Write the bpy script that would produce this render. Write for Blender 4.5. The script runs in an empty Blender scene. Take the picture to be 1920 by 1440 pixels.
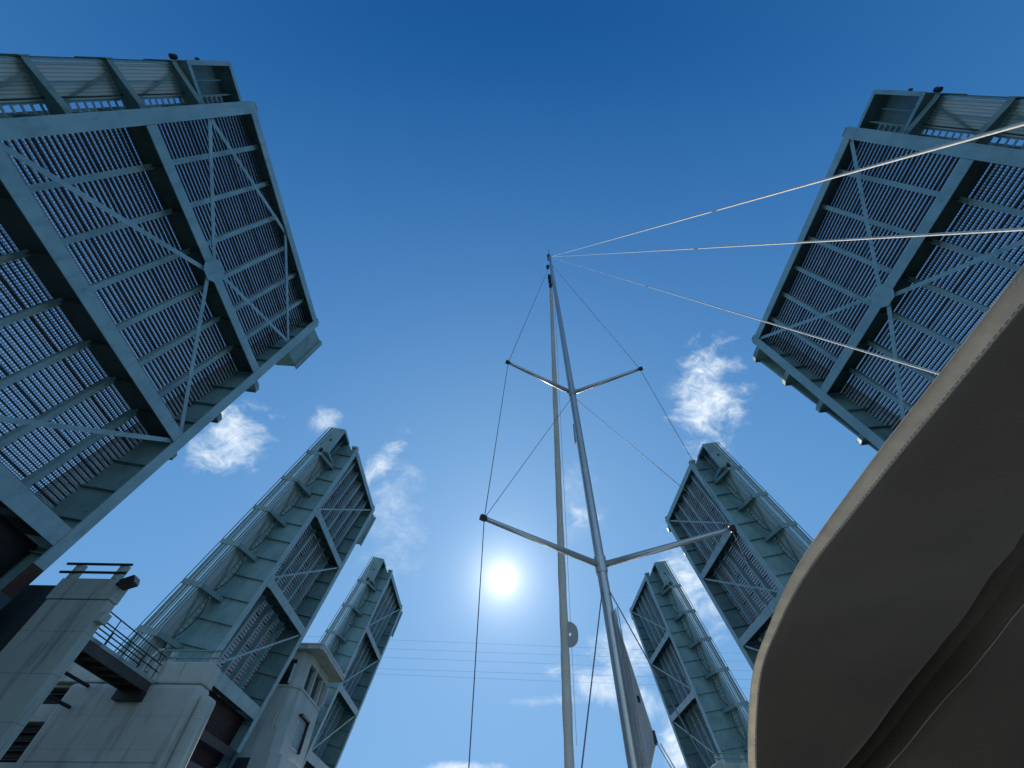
import bpy, bmesh, math, random
from mathutils import Vector, Matrix
rnd = random.Random(7)
R = math.radians
scene = bpy.context.scene
col = scene.collection

# ------------------------------------------------------------------ camera
PITCH, YAW, ROLL = R(52.777), R(1.530), R(0.191)
F_PX = 768.0
fwd = Vector((math.sin(YAW)*math.cos(PITCH), math.cos(YAW)*math.cos(PITCH), math.sin(PITCH)))
rgt = Vector((math.cos(YAW), -math.sin(YAW), 0))
up = rgt.cross(fwd)
rg2 = rgt*math.cos(ROLL) + up*math.sin(ROLL)
up2 = -rgt*math.sin(ROLL) + up*math.cos(ROLL)
cam_d = bpy.data.cameras.new('camera')
cam = bpy.data.objects.new('camera', cam_d)
col.objects.link(cam)
cam.matrix_world = Matrix(((rg2.x, up2.x, -fwd.x, 0), (rg2.y, up2.y, -fwd.y, 0), (rg2.z, up2.z, -fwd.z, 0), (0, 0, 0, 1)))
cam_d.sensor_width = 36
cam_d.lens = 36*F_PX/1920
cam_d.clip_start = 0.02
cam_d.clip_end = 6000
scene.camera = cam

# ------------------------------------------------------------------ light
SUN_EL, SUN_AZ = R(27.35), R(0.26)
SKY_STRENGTH = 0.12
SUN_STRENGTH = 3.2
EXPOSURE = 0.55
scene.view_settings.view_transform = 'Standard'
scene.view_settings.look = 'None'
scene.view_settings.exposure = EXPOSURE
scene.view_settings.gamma = 1
sun_dir = Vector((math.sin(SUN_AZ)*math.cos(SUN_EL), math.cos(SUN_AZ)*math.cos(SUN_EL), math.sin(SUN_EL)))
sl = bpy.data.lights.new('sun', 'SUN')
sl.energy = SUN_STRENGTH
sl.angle = R(0.53)
sl.color = (1.0, 0.95, 0.87)
so = bpy.data.objects.new('sun', sl)
col.objects.link(so)
so.rotation_euler = sun_dir.to_track_quat('Z', 'Y').to_euler()


class NT:
    """small helper for node trees"""
    def __init__(s, tree):
        s.t = tree
        s.n = tree.nodes
        s.l = tree.links

    def node(s, typ, **kw):
        nd = s.n.new(typ)
        for k, v in kw.items():
            setattr(nd, k, v)
        return nd

    def link(s, a, b):
        s.l.new(a, b)

    def setin(s, sock, v):
        if isinstance(v, bpy.types.NodeSocket):
            s.l.new(v, sock)
        elif v is not None:
            sock.default_value = v

    def math(s, op, a, b=None, c=None, clamp=False):
        nd = s.node('ShaderNodeMath', operation=op)
        nd.use_clamp = clamp
        s.setin(nd.inputs[0], a)
        if b is not None:
            s.setin(nd.inputs[1], b)
        if c is not None:
            s.setin(nd.inputs[2], c)
        return nd.outputs[0]

    def dot(s, a, vec):
        nd = s.node('ShaderNodeVectorMath', operation='DOT_PRODUCT')
        s.setin(nd.inputs[0], a)
        nd.inputs[1].default_value = vec
        return nd.outputs['Value']

    def smooth(s, x, lo, hi, tmin=0.0, tmax=1.0):
        nd = s.node('ShaderNodeMapRange', interpolation_type='SMOOTHSTEP')
        s.setin(nd.inputs['Value'], x)
        nd.inputs['From Min'].default_value = lo
        nd.inputs['From Max'].default_value = hi
        nd.inputs['To Min'].default_value = tmin
        nd.inputs['To Max'].default_value = tmax
        return nd.outputs[0]

    def mix(s, fac, a, b, blend='MIX'):
        nd = s.node('ShaderNodeMix', data_type='RGBA', blend_type=blend)
        s.setin(nd.inputs[0], fac)
        for sock, v in ((nd.inputs[6], a), (nd.inputs[7], b)):
            if isinstance(v, tuple) and len(v) == 3:
                v = v + (1,)
            s.setin(sock, v)
        return nd.outputs[2]

    def noise(s, vec, scale, detail=4, rough=0.55, dist=0.0):
        nd = s.node('ShaderNodeTexNoise')
        if vec is not None:
            s.link(vec, nd.inputs['Vector'])
        nd.inputs['Scale'].default_value = scale
        nd.inputs['Detail'].default_value = detail
        nd.inputs['Roughness'].default_value = rough
        nd.inputs['Distortion'].default_value = dist
        return nd.outputs['Fac']

    def scaled(s, vec, sc):
        nd = s.node('ShaderNodeMapping')
        s.link(vec, nd.inputs['Vector'])
        nd.inputs['Scale'].default_value = sc
        return nd.outputs[0]


# ------------------------------------------------------------------ sky (world)
world = bpy.data.worlds.new('World')
scene.world = world
world.use_nodes = True
w = NT(world.node_tree)
w.n.clear()
sky = w.node('ShaderNodeTexSky', sky_type='NISHITA')
sky.sun_disc = False
sky.sun_elevation = SUN_EL
sky.sun_rotation = SUN_AZ
sky.air_density = 1.0
sky.dust_density = 0.6
sky.ozone_density = 3.0
gen = w.node('ShaderNodeTexCoord').outputs['Generated']
nrm = w.node('ShaderNodeVectorMath', operation='NORMALIZE')
w.link(gen, nrm.inputs[0])
D = nrm.outputs[0]
# the sky's brightness range is compressed as in the photograph: deep blue overhead, no burnt out horizon
off = w.node('ShaderNodeVectorMath', operation='SUBTRACT')
w.link(sky.outputs[0], off.inputs[0])
off.inputs[1].default_value = (0.485, 0.69, 1.17)
pos = w.node('ShaderNodeVectorMath', operation='MAXIMUM')
w.link(off.outputs[0], pos.inputs[0])
pos.inputs[1].default_value = (0.012, 0.05, 0.1)
den = w.node('ShaderNodeVectorMath', operation='MULTIPLY_ADD')
w.link(pos.outputs[0], den.inputs[0])
den.inputs[1].default_value = (6.24, 3.01, 1.683)
den.inputs[2].default_value = (6.96, 3.06, 1.97)
dv = w.node('ShaderNodeVectorMath', operation='DIVIDE')
w.link(pos.outputs[0], dv.inputs[0])
w.link(den.outputs[0], dv.inputs[1])
skyc = dv.outputs[0]
# added fill light: unseen sky brightened near the horizon and opposite the sun
sep = w.node('ShaderNodeSeparateXYZ')
w.link(D, sep.inputs[0])
band = w.smooth(sep.outputs['Z'], 0.02, 0.155, 1.0, 0.0)
opp = w.smooth(sep.outputs['Y'], -0.75, 0.0, 0.85, 0.0)
rawc = w.node('ShaderNodeVectorMath', operation='SCALE')
w.link(sky.outputs[0], rawc.inputs[0])
rawc.inputs[3].default_value = SKY_STRENGTH
capc = w.node('ShaderNodeVectorMath', operation='MINIMUM')
w.link(rawc.outputs[0], capc.inputs[0])
capc.inputs[1].default_value = (1.05, 1.1, 1.2)
skyc = w.mix(w.math('MAXIMUM', band, opp), skyc, capc.outputs[0])
# sun disc and its aureole, a property of the sky around the sun's direction
cosang = w.dot(D, sun_dir)
ang = w.math('ARCCOSINE', w.math('MINIMUM', cosang, 0.999999))
disc = w.smooth(ang, R(0.7), R(2.0), 1.0, 0.0)
h1 = w.math('EXPONENT', w.math('MULTIPLY', ang, -1/R(2.1)))
h2 = w.math('EXPONENT', w.math('MULTIPLY', ang, -1/R(9.0)))
glow = w.math('ADD', w.math('MULTIPLY', disc, 2.5), w.math('ADD', w.math('MULTIPLY', h1, 0.95), w.math('MULTIPLY', h2, 0.075)))
glowc = w.mix(1.0, (1.0, 0.97, 0.9), (1, 1, 1), 'MULTIPLY')
gsc = w.node('ShaderNodeVectorMath', operation='SCALE')
w.link(glowc, gsc.inputs[0])
w.link(glow, gsc.inputs[3])
# clouds: (name, direction, across, up, half-width, half-height, opacity)
CLOUDS = [
    ((-0.5482, 0.6001, 0.5825), (0.6546, 0.7414, -0.1475), (0.5224, -0.3026, 0.7972), 0.0661, 0.0657, .95),
    ((-0.5724, 0.5476, 0.6103), (0.8209, 0.3596, 0.4437), (-0.022, -0.7564, 0.6537), 0.0239, 0.0420, .9),
    ((-0.3964, 0.6263, 0.6713), (0.9188, 0.2503, 0.3051), (-0.0218, -0.7396, 0.6726), 0.0323, 0.0330, .55),
    ((-0.2892, 0.7265, 0.6234), (0.796, 0.5439, -0.2654), (0.5331, -0.4226, 0.7329), 0.0254, 0.0893, .7),
    ((-0.2506, 0.7713, 0.5851), (0.8482, 0.4657, -0.2523), (0.4681, -0.4362, 0.7685), 0.0508, 0.0703, .35),
    ((0.4413, 0.5577, 0.703), (0.8959, -0.2966, -0.3308), (-0.0253, -0.7774, 0.6285), 0.070, 0.108, 1.0),
    ((0.1646, 0.7845, 0.5978), (0.9857, -0.1452, -0.086), (-0.0198, -0.6057, 0.7955), 0.0491, 0.0839, .25),
    ((0.1757, 0.8059, 0.5654), (0.9837, -0.157, -0.0872), (-0.0189, -0.5738, 0.8188), 0.0363, 0.0257, .7),
    ((0.3937, 0.816, 0.4232), (0.9181, -0.3591, -0.1677), (-0.016, -0.4563, 0.8897), 0.0706, 0.0849, .8),
    ((0.4087, 0.8309, 0.3777), (0.9116, -0.3803, -0.1562), (-0.0146, -0.4097, 0.9121), 0.0583, 0.0379, .8),
    ((0.2115, 0.9392, 0.2705), (0.9462, -0.1298, -0.2964), (0.2428, -0.3209, 0.9155), 0.1107, 0.0262, .85),
    ((0.2534, 0.9127, 0.3206), (0.9666, -0.2453, -0.0735), (-0.012, -0.3302, 0.9438), 0.0617, 0.0535, .8),
    ((0.0996, 0.9611, 0.2577), (0.9929, -0.1146, 0.0334), (-0.0618, -0.2542, 0.9652), 0.0665, 0.0101, .5),
    ((0.3121, 0.9313, 0.1877), (0.9493, -0.3096, -0.0541), (-0.0081, -0.1962, 0.9805), 0.0209, 0.0464, .95),
    ((0.2819, 0.8959, 0.3433), (0.9586, -0.2701, -0.0898), (-0.0128, -0.3561, 0.9343), 0.0515, 0.0551, .8),
    ((-0.0659, 0.9841, 0.1649), (0.998, 0.0616, 0.0173), (-0.0067, -0.1676, 0.9858), 0.0658, 0.0075, .9),
    ((-0.237, 0.8195, 0.5218), (0.972, 0.1878, 0.141), (-0.0169, -0.5432, 0.8395), 0.0685, 0.1005, .25),
]
warpn = w.node('ShaderNodeTexNoise')
w.link(D, warpn.inputs['Vector'])
warpn.inputs['Scale'].default_value = 9
warpn.inputs['Detail'].default_value = 3
wv = w.node('ShaderNodeVectorMath', operation='MULTIPLY_ADD')
w.link(warpn.outputs['Color'], wv.inputs[0])
wv.inputs[1].default_value = (0.10, 0.10, 0.10)
w.link(D, wv.inputs[2])
n_a = w.noise(w.scaled(wv.outputs[0], (0.75, 1.3, 1.6)), 17, 9, 0.62)
n_b = w.noise(w.scaled(wv.outputs[0], (1, 1, 1.4)), 46, 6, 0.65)
nz = w.math('SUBTRACT', w.math('ADD', w.math('MULTIPLY', n_a, 0.82), w.math('MULTIPLY', n_b, 0.18)), 0.5)
total = None
for (c, a, b, ra, rb, op) in CLOUDS:
    x = w.math('MULTIPLY', w.dot(D, a), 1/(ra*1.35))
    y = w.math('MULTIPLY', w.dot(D, b), 1/(rb*1.35))
    r2 = w.math('ADD', w.math('MULTIPLY', x, x), w.math('MULTIPLY', y, y))
    front = w.math('GREATER_THAN', w.dot(D, c), 0.5)
    m = w.math('SUBTRACT', 0.75, w.math('MULTIPLY', w.math('POWER', r2, 0.7), 0.75))
    v = w.math('ADD', m, w.math('MULTIPLY', nz, 2.3))
    v = w.math('MULTIPLY', w.smooth(v, 0.06, 1.15, 0, op), front)
    total = v if total is None else w.math('MAXIMUM', total, v)
cshade = w.mix(w.smooth(n_b, 0.3, 0.7), (0.50, 0.60, 0.70), (0.72, 0.77, 0.80))
withsky = w.mix(total, skyc, cshade)
addn = w.node('ShaderNodeVectorMath', operation='ADD')
w.link(withsky, addn.inputs[0])
w.link(gsc.outputs[0], addn.inputs[1])
bsc = w.node('ShaderNodeVectorMath', operation='SCALE')
w.link(addn.outputs[0], bsc.inputs[0])
bsc.inputs[3].default_value = 1/SKY_STRENGTH
bg = w.node('ShaderNodeBackground')
w.link(bsc.outputs[0], bg.inputs['Color'])
bg.inputs['Strength'].default_value = SKY_STRENGTH
wo = w.node('ShaderNodeOutputWorld')
w.link(bg.outputs[0], wo.inputs['Surface'])


# ------------------------------------------------------------------ materials
def pbr(name):
    m = bpy.data.materials.new(name)
    m.use_nodes = True
    t = NT(m.node_tree)
    return m, t, t.n['Principled BSDF']


def bump(t, b, h, strength, dist=0.02):
    bn = t.node('ShaderNodeBump')
    bn.inputs['Strength'].default_value = strength
    bn.inputs['Distance'].default_value = dist
    t.link(h, bn.inputs['Height'])
    t.link(bn.outputs[0], b.inputs['Normal'])


def steel_paint(name, base, dark, rust=0.25, rough=0.5, streak=(0.5, 1.6, 1.6)):
    m, t, b = pbr(name)
    oc = t.node('ShaderNodeTexCoord').outputs['Object']
    n1 = t.noise(oc, 0.55, 6, 0.65)
    n2 = t.noise(t.scaled(oc, streak), 1.6, 6, 0.6)
    n3 = t.noise(oc, 7, 5, 0.7)
    c = t.mix(t.smooth(n1, 0.35, 0.7), base, dark)
    c = t.mix(t.smooth(n2, 0.50, 0.72, 0, 0.55), c, tuple(x*0.75 for x in dark))
    n4 = t.noise(t.scaled(oc, streak), 5.0, 5, 0.6)
    rmask = t.math('MULTIPLY', t.smooth(t.math('ADD', t.math('MULTIPLY', n3, 0.4), t.math('MULTIPLY', n4, 0.6)), 0.54, 0.66), t.smooth(n1, 0.47, 0.62))
    c = t.mix(t.math('MULTIPLY', rmask, rust), c, (0.11, 0.055, 0.03))
    t.link(c, b.inputs['Base Color'])
    t.link(t.smooth(n3, 0.3, 0.7, rough-0.1, rough+0.15), b.inputs['Roughness'])
    bump(t, b, n3, 0.15, 0.01)
    return m


def plain(name, colr, rough=0.5, metal=0.0, var=0.15, scale=6):
    m, t, b = pbr(name)
    oc = t.node('ShaderNodeTexCoord').outputs['Object']
    n = t.noise(oc, scale, 5, 0.6)
    d = tuple(x*(1-var*2) for x in colr)
    t.link(t.mix(t.smooth(n, 0.35, 0.7), colr, d), b.inputs['Base Color'])
    b.inputs['Roughness'].default_value = rough
    b.inputs['Metallic'].default_value = metal
    return m


def concrete(name, colr, stain):
    m, t, b = pbr(name)
    oc = t.node('ShaderNodeTexCoord').outputs['Object']
    n1 = t.noise(oc, 0.45, 6, 0.6)
    n2 = t.noise(t.scaled(oc, (1.6, 1.6, 0.16)), 1.4, 7, 0.65)
    n3 = t.noise(oc, 18, 6, 0.7)
    c = t.mix(t.smooth(n1, 0.35, 0.7), colr, tuple(x*0.82 for x in colr))
    c = t.mix(t.smooth(n2, 0.50, 0.70, 0, 0.85), c, stain)
    sx = t.node('ShaderNodeSeparateXYZ')
    t.link(oc, sx.inputs[0])
    jz = t.math('FRACT', t.math('MULTIPLY', sx.outputs['Z'], 1/1.22))
    joint = t.math('LESS_THAN', jz, 0.018)
    c = t.mix(t.math('MULTIPLY', joint, 0.45), c, stain)
    c = t.mix(t.smooth(n3, 0.3, 0.75, 0, 0.25), c, tuple(x*0.6 for x in colr))
    t.link(c, b.inputs['Base Color'])
    b.inputs['Roughness'].default_value = 0.85
    bump(t, b, n3, 0.35, 0.02)
    return m


M = {}
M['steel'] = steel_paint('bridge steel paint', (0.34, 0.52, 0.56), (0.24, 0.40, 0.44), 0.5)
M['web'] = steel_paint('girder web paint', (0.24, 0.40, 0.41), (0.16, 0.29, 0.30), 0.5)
M['darkened'] = steel_paint('shaded beam webs', (0.085, 0.13, 0.13), (0.05, 0.08, 0.08), 0.5, 0.7)  # shade on the downward-facing webs is put into this dark colour
M['grate'] = plain('galvanised deck grating', (0.62, 0.62, 0.66), 0.45, 0.15)
M['gratedark'] = plain('dark grating bars', (0.055, 0.070, 0.085), 0.6)  # main bars, much darker than the cross bars
m_, t_, b_ = pbr('walkway planking')
oc_ = t_.node('ShaderNodeTexCoord').outputs['Object']
wv_ = t_.node('ShaderNodeTexWave', wave_type='BANDS', bands_direction='Y')
wv_.inputs['Scale'].default_value = 2.6
wv_.inputs['Distortion'].default_value = 0.0
t_.link(oc_, wv_.inputs['Vector'])
ns_ = t_.noise(t_.scaled(oc_, (0.4, 4, 4)), 2.0, 6, 0.65)
c_ = t_.mix(t_.smooth(ns_, 0.35, 0.7), (0.78, 0.80, 0.77), (0.68, 0.72, 0.70))
c_ = t_.mix(t_.smooth(wv_.outputs['Fac'], 0.0, 0.18, 0.6, 0.0), c_, (0.10, 0.13, 0.13))
t_.link(c_, b_.inputs['Base Color'])
b_.inputs['Roughness'].default_value = 0.6
M['plank'] = m_
M['rail'] = plain('rail aluminium', (0.20, 0.32, 0.31), 0.5, 0.0)
M['post'] = steel_paint('bracket paint', (0.26, 0.39, 0.38), (0.16, 0.26, 0.26), 0.3)
M['redlead'] = steel_paint('red lead primer', (0.05, 0.012, 0.016), (0.02, 0.008, 0.012), 0.5, 0.7)
M['dark'] = plain('dark steel and pit shade', (0.030, 0.040, 0.050), 0.6)  # on the pit walls this dark colour paints in deep shade
M['tail'] = steel_paint('dark tail steel', (0.07, 0.11, 0.13), (0.035, 0.055, 0.065), 0.4)  # darker than the flange nearer the tip
M['rust'] = steel_paint('rusted steel', (0.10, 0.045, 0.025), (0.04, 0.025, 0.02), 0.9, 0.8)
M['black'] = plain('black fittings', (0.015, 0.016, 0.018), 0.5)
M['cable'] = plain('cable sheath', (0.05, 0.06, 0.065), 0.6)
M['pipe'] = plain('pale conduit and sky slits', (0.70, 0.72, 0.72), 0.4)
M['conc'] = concrete('pier concrete', (0.64, 0.64, 0.56), (0.26, 0.28, 0.25))
M['conc2'] = concrete('stained pier concrete', (0.43, 0.49, 0.45), (0.09, 0.125, 0.115))
M['house'] = concrete('control house render', (0.60, 0.63, 0.58), (0.36, 0.41, 0.38))
M['brown'] = steel_paint('brown catwalk steel', (0.10, 0.075, 0.06), (0.05, 0.04, 0.035), 0.5, 0.7)
M['spar'] = plain('mast aluminium', (0.50, 0.54, 0.54), 0.32, 0.55, 0.06, 3)
M['wire'] = plain('stainless rigging wire', (0.16, 0.19, 0.21), 0.6, 0.0)
M['rope'] = plain('white braided rope', (0.78, 0.76, 0.70), 0.7, 0, 0.15, 60)
M['gelcoat'] = plain('white hull gelcoat', (0.75, 0.76, 0.76), 0.25, 0, 0.03)


def cloth(name, colr, colr2, scale, bumpk, trans=0.0):
    m, t, b = pbr(name)
    oc = t.node('ShaderNodeTexCoord').outputs['Object']
    n1 = t.noise(oc, scale, 6, 0.65)
    n2 = t.noise(oc, scale*28, 3, 0.6)
    c = t.mix(t.smooth(n1, 0.3, 0.72), colr, colr2)
    c = t.mix(t.smooth(n2, 0.35, 0.7, 0, 0.45), c, tuple(x*0.55 for x in colr))
    t.link(c, b.inputs['Base Color'])
    b.inputs['Roughness'].default_value = 0.95
    b.inputs['Sheen Weight'].default_value = 0.1
    bump(t, b, n2, bumpk, 0.004)
    if trans:                                     # woven cloth lets some sunlight through
        tr = t.node('ShaderNodeBsdfTranslucent')
        t.link(c, tr.inputs['Color'])
        mx = t.node('ShaderNodeMixShader')
        mx.inputs[0].default_value = trans
        t.link(b.outputs[0], mx.inputs[1])
        t.link(tr.outputs[0], mx.inputs[2])
        t.link(mx.outputs[0], t.n['Material Output'].inputs['Surface'])
    return m


M['canvas'] = cloth('shaded underside canvas', (0.056, 0.044, 0.030), (0.042, 0.034, 0.024), 5, 0.5)  # same cloth as the hem, darkened to paint in its shade
M['hem'] = cloth('lit hem canvas', (0.80, 0.74, 0.62), (0.64, 0.59, 0.50), 26, 1.0, 0.55)  # same cloth as the underside, paler to paint in the light
M['thread'] = plain('stitching thread', (0.16, 0.145, 0.12), 0.9)
M['sail'] = cloth('sailcloth', (0.72, 0.74, 0.72), (0.62, 0.65, 0.64), 2, 0.12, 0.2)
M['sailuv'] = cloth('sail sun strip', (0.40, 0.45, 0.46), (0.33, 0.38, 0.40), 2, 0.15)
mg, tg, bgx = pbr('dark window glass')
bgx.inputs['Base Color'].default_value = (0.03, 0.035, 0.04, 1)
bgx.inputs['Roughness'].default_value = 0.08
M['glass'] = mg
mw, tw, bw = pbr('channel water')
ow = tw.node('ShaderNodeTexCoord').outputs['Object']
bw.inputs['Base Color'].default_value = (0.015, 0.045, 0.04, 1)
bw.inputs['Roughness'].default_value = 0.22
nw = tw.noise(ow, 0.5, 6, 0.6)
bump(tw, bw, nw, 0.6, 0.4)
M['water'] = mw


# ------------------------------------------------------------------ mesh builder
class MB:
    def __init__(s, f=None):
        s.v = []
        s.f = []
        s.map = f or (lambda u, v, n: (u, v, n))

    def pts(s, ps):
        i = len(s.v)
        s.v += [s.map(*p) for p in ps]
        return list(range(i, i+len(ps)))

    def box(s, a0, a1, b0, b1, c0, c1):
        i = s.pts([(a0, b0, c0), (a1, b0, c0), (a1, b1, c0), (a0, b1, c0), (a0, b0, c1), (a1, b0, c1), (a1, b1, c1), (a0, b1, c1)])
        for q in ((3, 2, 1, 0), (4, 5, 6, 7), (0, 1, 5, 4), (1, 2, 6, 5), (2, 3, 7, 6), (3, 0, 4, 7)):
            s.f.append([i[k] for k in q])
        return s

    def hexa(s, bottom, top):
        """prism between two polygons with the same number of corners"""
        k = len(bottom)
        a = s.pts(bottom)
        b = s.pts(top)
        s.f.append(a[::-1])
        s.f.append(b)
        for j in range(k):
            s.f.append([a[j], a[(j+1) % k], b[(j+1) % k], b[j]])
        return s

    def bar(s, p, q, wd, th, upv=(0, 0, 1)):
        """rectangular bar from p to q; width wd across, thickness th along upv"""
        p = Vector(p)
        q = Vector(q)
        d = (q-p).normalized()
        sd = d.cross(Vector(upv))
        if sd.length < 1e-5:
            sd = d.cross(Vector((1, 0, 0)))
        sd.normalize()
        t = sd.cross(d).normalized()
        c = [sd*(wd/2)+t*(th/2), -sd*(wd/2)+t*(th/2), -sd*(wd/2)-t*(th/2), sd*(wd/2)-t*(th/2)]
        return s.hexa([tuple(p+x) for x in c], [tuple(q+x) for x in c])

    def tube(s, path, rads, seg=8, squash=1.0, sq_axis=(0, 1, 0), cap=True):
        path = [Vector(p) for p in path]
        if not isinstance(rads, (list, tuple)):
            rads = [rads]*len(path)
        rings = []
        for i, p in enumerate(path):
            d = (path[min(i+1, len(path)-1)]-path[max(i-1, 0)]).normalized()
            ref = Vector(sq_axis)
            sd = d.cross(ref)
            if sd.length < 1e-4:
                sd = d.cross(Vector((1, 0, 0)))
            sd.normalize()
            t = sd.cross(d).normalized()
            rings.append(s.pts([tuple(p+sd*(rads[i]*squash*math.cos(2*math.pi*k/seg))+t*(rads[i]*math.sin(2*math.pi*k/seg))) for k in range(seg)]))
        for a, b in zip(rings, rings[1:]):
            for k in range(seg):
                s.f.append([a[k], a[(k+1) % seg], b[(k+1) % seg], b[k]])
        if cap:
            s.f.append(rings[0][::-1])
            s.f.append(rings[-1])
        return s

    def build(s, name, mat, parent=None, smooth=False, bevel=0.0):
        me = bpy.data.meshes.new(name)
        me.from_pydata(s.v, [], s.f)
        bm = bmesh.new()
        bm.from_mesh(me)
        bmesh.ops.recalc_face_normals(bm, faces=bm.faces)
        bm.to_mesh(me)
        bm.free()
        if smooth:
            for p in me.polygons:
                p.use_smooth = True
        me.materials.append(mat)
        o = bpy.data.objects.new(name, me)
        col.objects.link(o)
        if parent:
            o.parent = parent
        if bevel:
            md = o.modifiers.new('bevel', 'BEVEL')
            md.width = bevel
            md.segments = 2
            md.limit_method = 'ANGLE'
        return o


def tag(o, label=None, cat=None, group=None, kind=None):
    for k, v in (('label', label), ('category', cat), ('group', group), ('kind', kind)):
        if v:
            o[k] = v
    return o


def empty(name, loc=(0, 0, 0)):
    o = bpy.data.objects.new(name, None)
    o.location = loc
    o.empty_display_size = 0.3
    col.objects.link(o)
    return o


def sag(p, q, s, n=12):
    p = Vector(p)
    q = Vector(q)
    return [tuple(p.lerp(q, i/n) + Vector((0, 0, -4*s*(i/n)*(1-i/n)))) for i in range(n+1)]


WATER_Z = -2.6
# ------------------------------------------------------------------ water
wb = MB()
wb.box(-2500, 2500, -2500, 2500, WATER_Z-0.5, WATER_Z)
tag(wb.build('water', M['water']), kind='structure')

# ------------------------------------------------------------------ bascule leaves
FBU = [0.0, 6.292, 11.941, 17.291]          # floor beams, metres down from the tip
U0 = 21.0                                   # pivot


def ngr(u):                                 # underside of the grating
    return 0.80+0.072*u


def nwk(u):                                 # underside of the walkway
    return 1.50+0.090*u


def make_leaf(side, tip, th, W, nstr, brace, label):
    """side +1: leaf on the left bank, -1: right bank. tip = lower near corner at the tip"""
    th = R(th)
    ud = Vector((side*math.cos(th), 0, math.sin(th)))
    nd = Vector((-side*math.sin(th), 0, math.cos(th)))
    X = ud*side
    root = empty('bascule_leaf')
    org = Vector(tip)-ud*U0
    root.matrix_world = Matrix(((X.x, 0, nd.x, org.x), (X.y, 1, nd.y, org.y), (X.z, 0, nd.z, org.z), (0, 0, 0, 1)))
    tag(root, label, 'bascule bridge', 'raised bascule bridge leaves')
    f = lambda u, v, n: ((U0-u)*side, v, n)
    B = lambda: MB(f)
    st = M['steel']
    UE = 23.0
    # main girders
    for v0 in (0.0, W):
        inn = 1 if v0 == 0 else -1
        g = B()
        us = [-0.12, 3, 6.3, 9, 12, 15, 17.6, 20, UE]
        for a, b in zip(us, us[1:]):
            g.hexa([(a, v0-.02, .045), (b, v0-.02, .045), (b, v0+.02, .045), (a, v0+.02, .045)],
                   [(a, v0-.02, nwk(a)+.30), (b, v0-.02, nwk(b)+.30), (b, v0+.02, nwk(b)+.30), (a, v0+.02, nwk(a)+.30)])
        g.hexa([(-.62, v0-.02, 1.05), (-.12, v0-.02, .6), (-.12, v0+.02, .6), (-.62, v0+.02, 1.05)],
               [(-.62, v0-.02, nwk(-.62)+.30), (-.12, v0-.02, nwk(-.12)+.30), (-.12, v0+.02, nwk(-.12)+.30), (-.62, v0+.02, nwk(-.62)+.30)])
        u = 0.75
        while u < UE:
            for sgn in (-1, 1):
                g.box(u-.012, u+.012, v0+sgn*.022, v0+sgn*.20, .05, nwk(u)-.05)
            u += 1.43
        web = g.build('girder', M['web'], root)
        fl = B()
        fl.box(-.2, 18.3, v0-.27, v0+.27, -.02, .042)
        fl.build('flange', st, web)
        if True:
            tl = B()
            tl.box(18.305, 19.3, v0-.27, v0+.27, -.02, .042)
            tl.build('flange', M['rust'] if nstr == 6 else st, web)
            tl = B()
            tl.box(19.305, UE, v0-.27, v0+.27, -.02, .042)
            tl.build('flange', M['tail'], web)
        tf = B()
        tf.hexa([(-.15, v0-.2, nwk(-.15)+.303), (UE, v0-.2, nwk(UE)+.303), (UE, v0+.2, nwk(UE)+.303), (-.15, v0+.2, nwk(-.15)+.303)],
                [(-.15, v0-.2, nwk(-.15)+.34), (UE, v0-.2, nwk(UE)+.34), (UE, v0+.2, nwk(UE)+.34), (-.15, v0+.2, nwk(-.15)+.34)])
        tf.build('flange', st, web)
    # floor beams
    for i, u in enumerate(FBU):
        hw = (.22, .25, .27, .34)[i]
        fb = B()
        fb.box(u-hw, u+hw, .285, W-.285, -.012, .038)
        fw = B()
        fw.box(u-.015, u+.015, .03, W-.03, .04, ngr(u)-.01)
        for v in [W*j/(nstr+1) for j in range(1, nstr+1)]:
            fw.box(u-hw*.8, u+hw*.8, v-.01, v+.01, .042, ngr(u)-.5)
        fb = fb.build('floor_beam', st, root)
        fw.build('web', M['darkened'], fb)
    # stringers
    for j in range(1, nstr+1):
        v = W*j/(nstr+1)
        s_ = B()
        for a, b in zip(FBU, FBU[1:]):
            a2, b2 = a+.03, b-.03
            for (v0, v1, d0, d1) in ((v-.11, v+.11, .46, .435), (v-.012, v+.012, .434, .012)):
                s_.hexa([(a2, v0, ngr(a2)-d0), (b2, v0, ngr(b2)-d0), (b2, v1, ngr(b2)-d0), (a2, v1, ngr(a2)-d0)],
                        [(a2, v0, ngr(a2)-d1), (b2, v0, ngr(b2)-d1), (b2, v1, ngr(b2)-d1), (a2, v1, ngr(a2)-d1)])
        s_.build('stringer', st, root)
    # open steel grating: deep main bars across, shallow bars along and between
    gr = B()
    gc = B()
    u = .03
    k = 0
    while u < FBU[3]-.1:
        wdt = .016 if k % 8 else .055
        gr.box(u-wdt/2, u+wdt/2, .04, W-.04, ngr(u), ngr(u)+.13)
        gc.box(u+.1-.010, u+.1+.010, .04, W-.04, ngr(u)+.085, ngr(u)+.128)
        u += .2
        k += 1
    v = .1
    while v < W-.05:
        a, b = .05, FBU[3]-.05
        gc.hexa([(a, v-.013, ngr(a)+.075), (b, v-.013, ngr(b)+.075), (b, v+.013, ngr(b)+.075), (a, v+.013, ngr(a)+.075)],
                [(a, v-.013, ngr(a)+.125), (b, v-.013, ngr(b)+.125), (b, v+.013, ngr(b)+.125), (a, v+.013, ngr(a)+.125)])
        v += .11
    gr = gr.build('deck_grating', M['gratedark'], root)
    gc.build('cross_bars', M['grate'], gr)
    # lateral bracing
    N1, F1, C = .25, W-.25, W/2
    b1, b2, b3 = FBU[1:]
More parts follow.
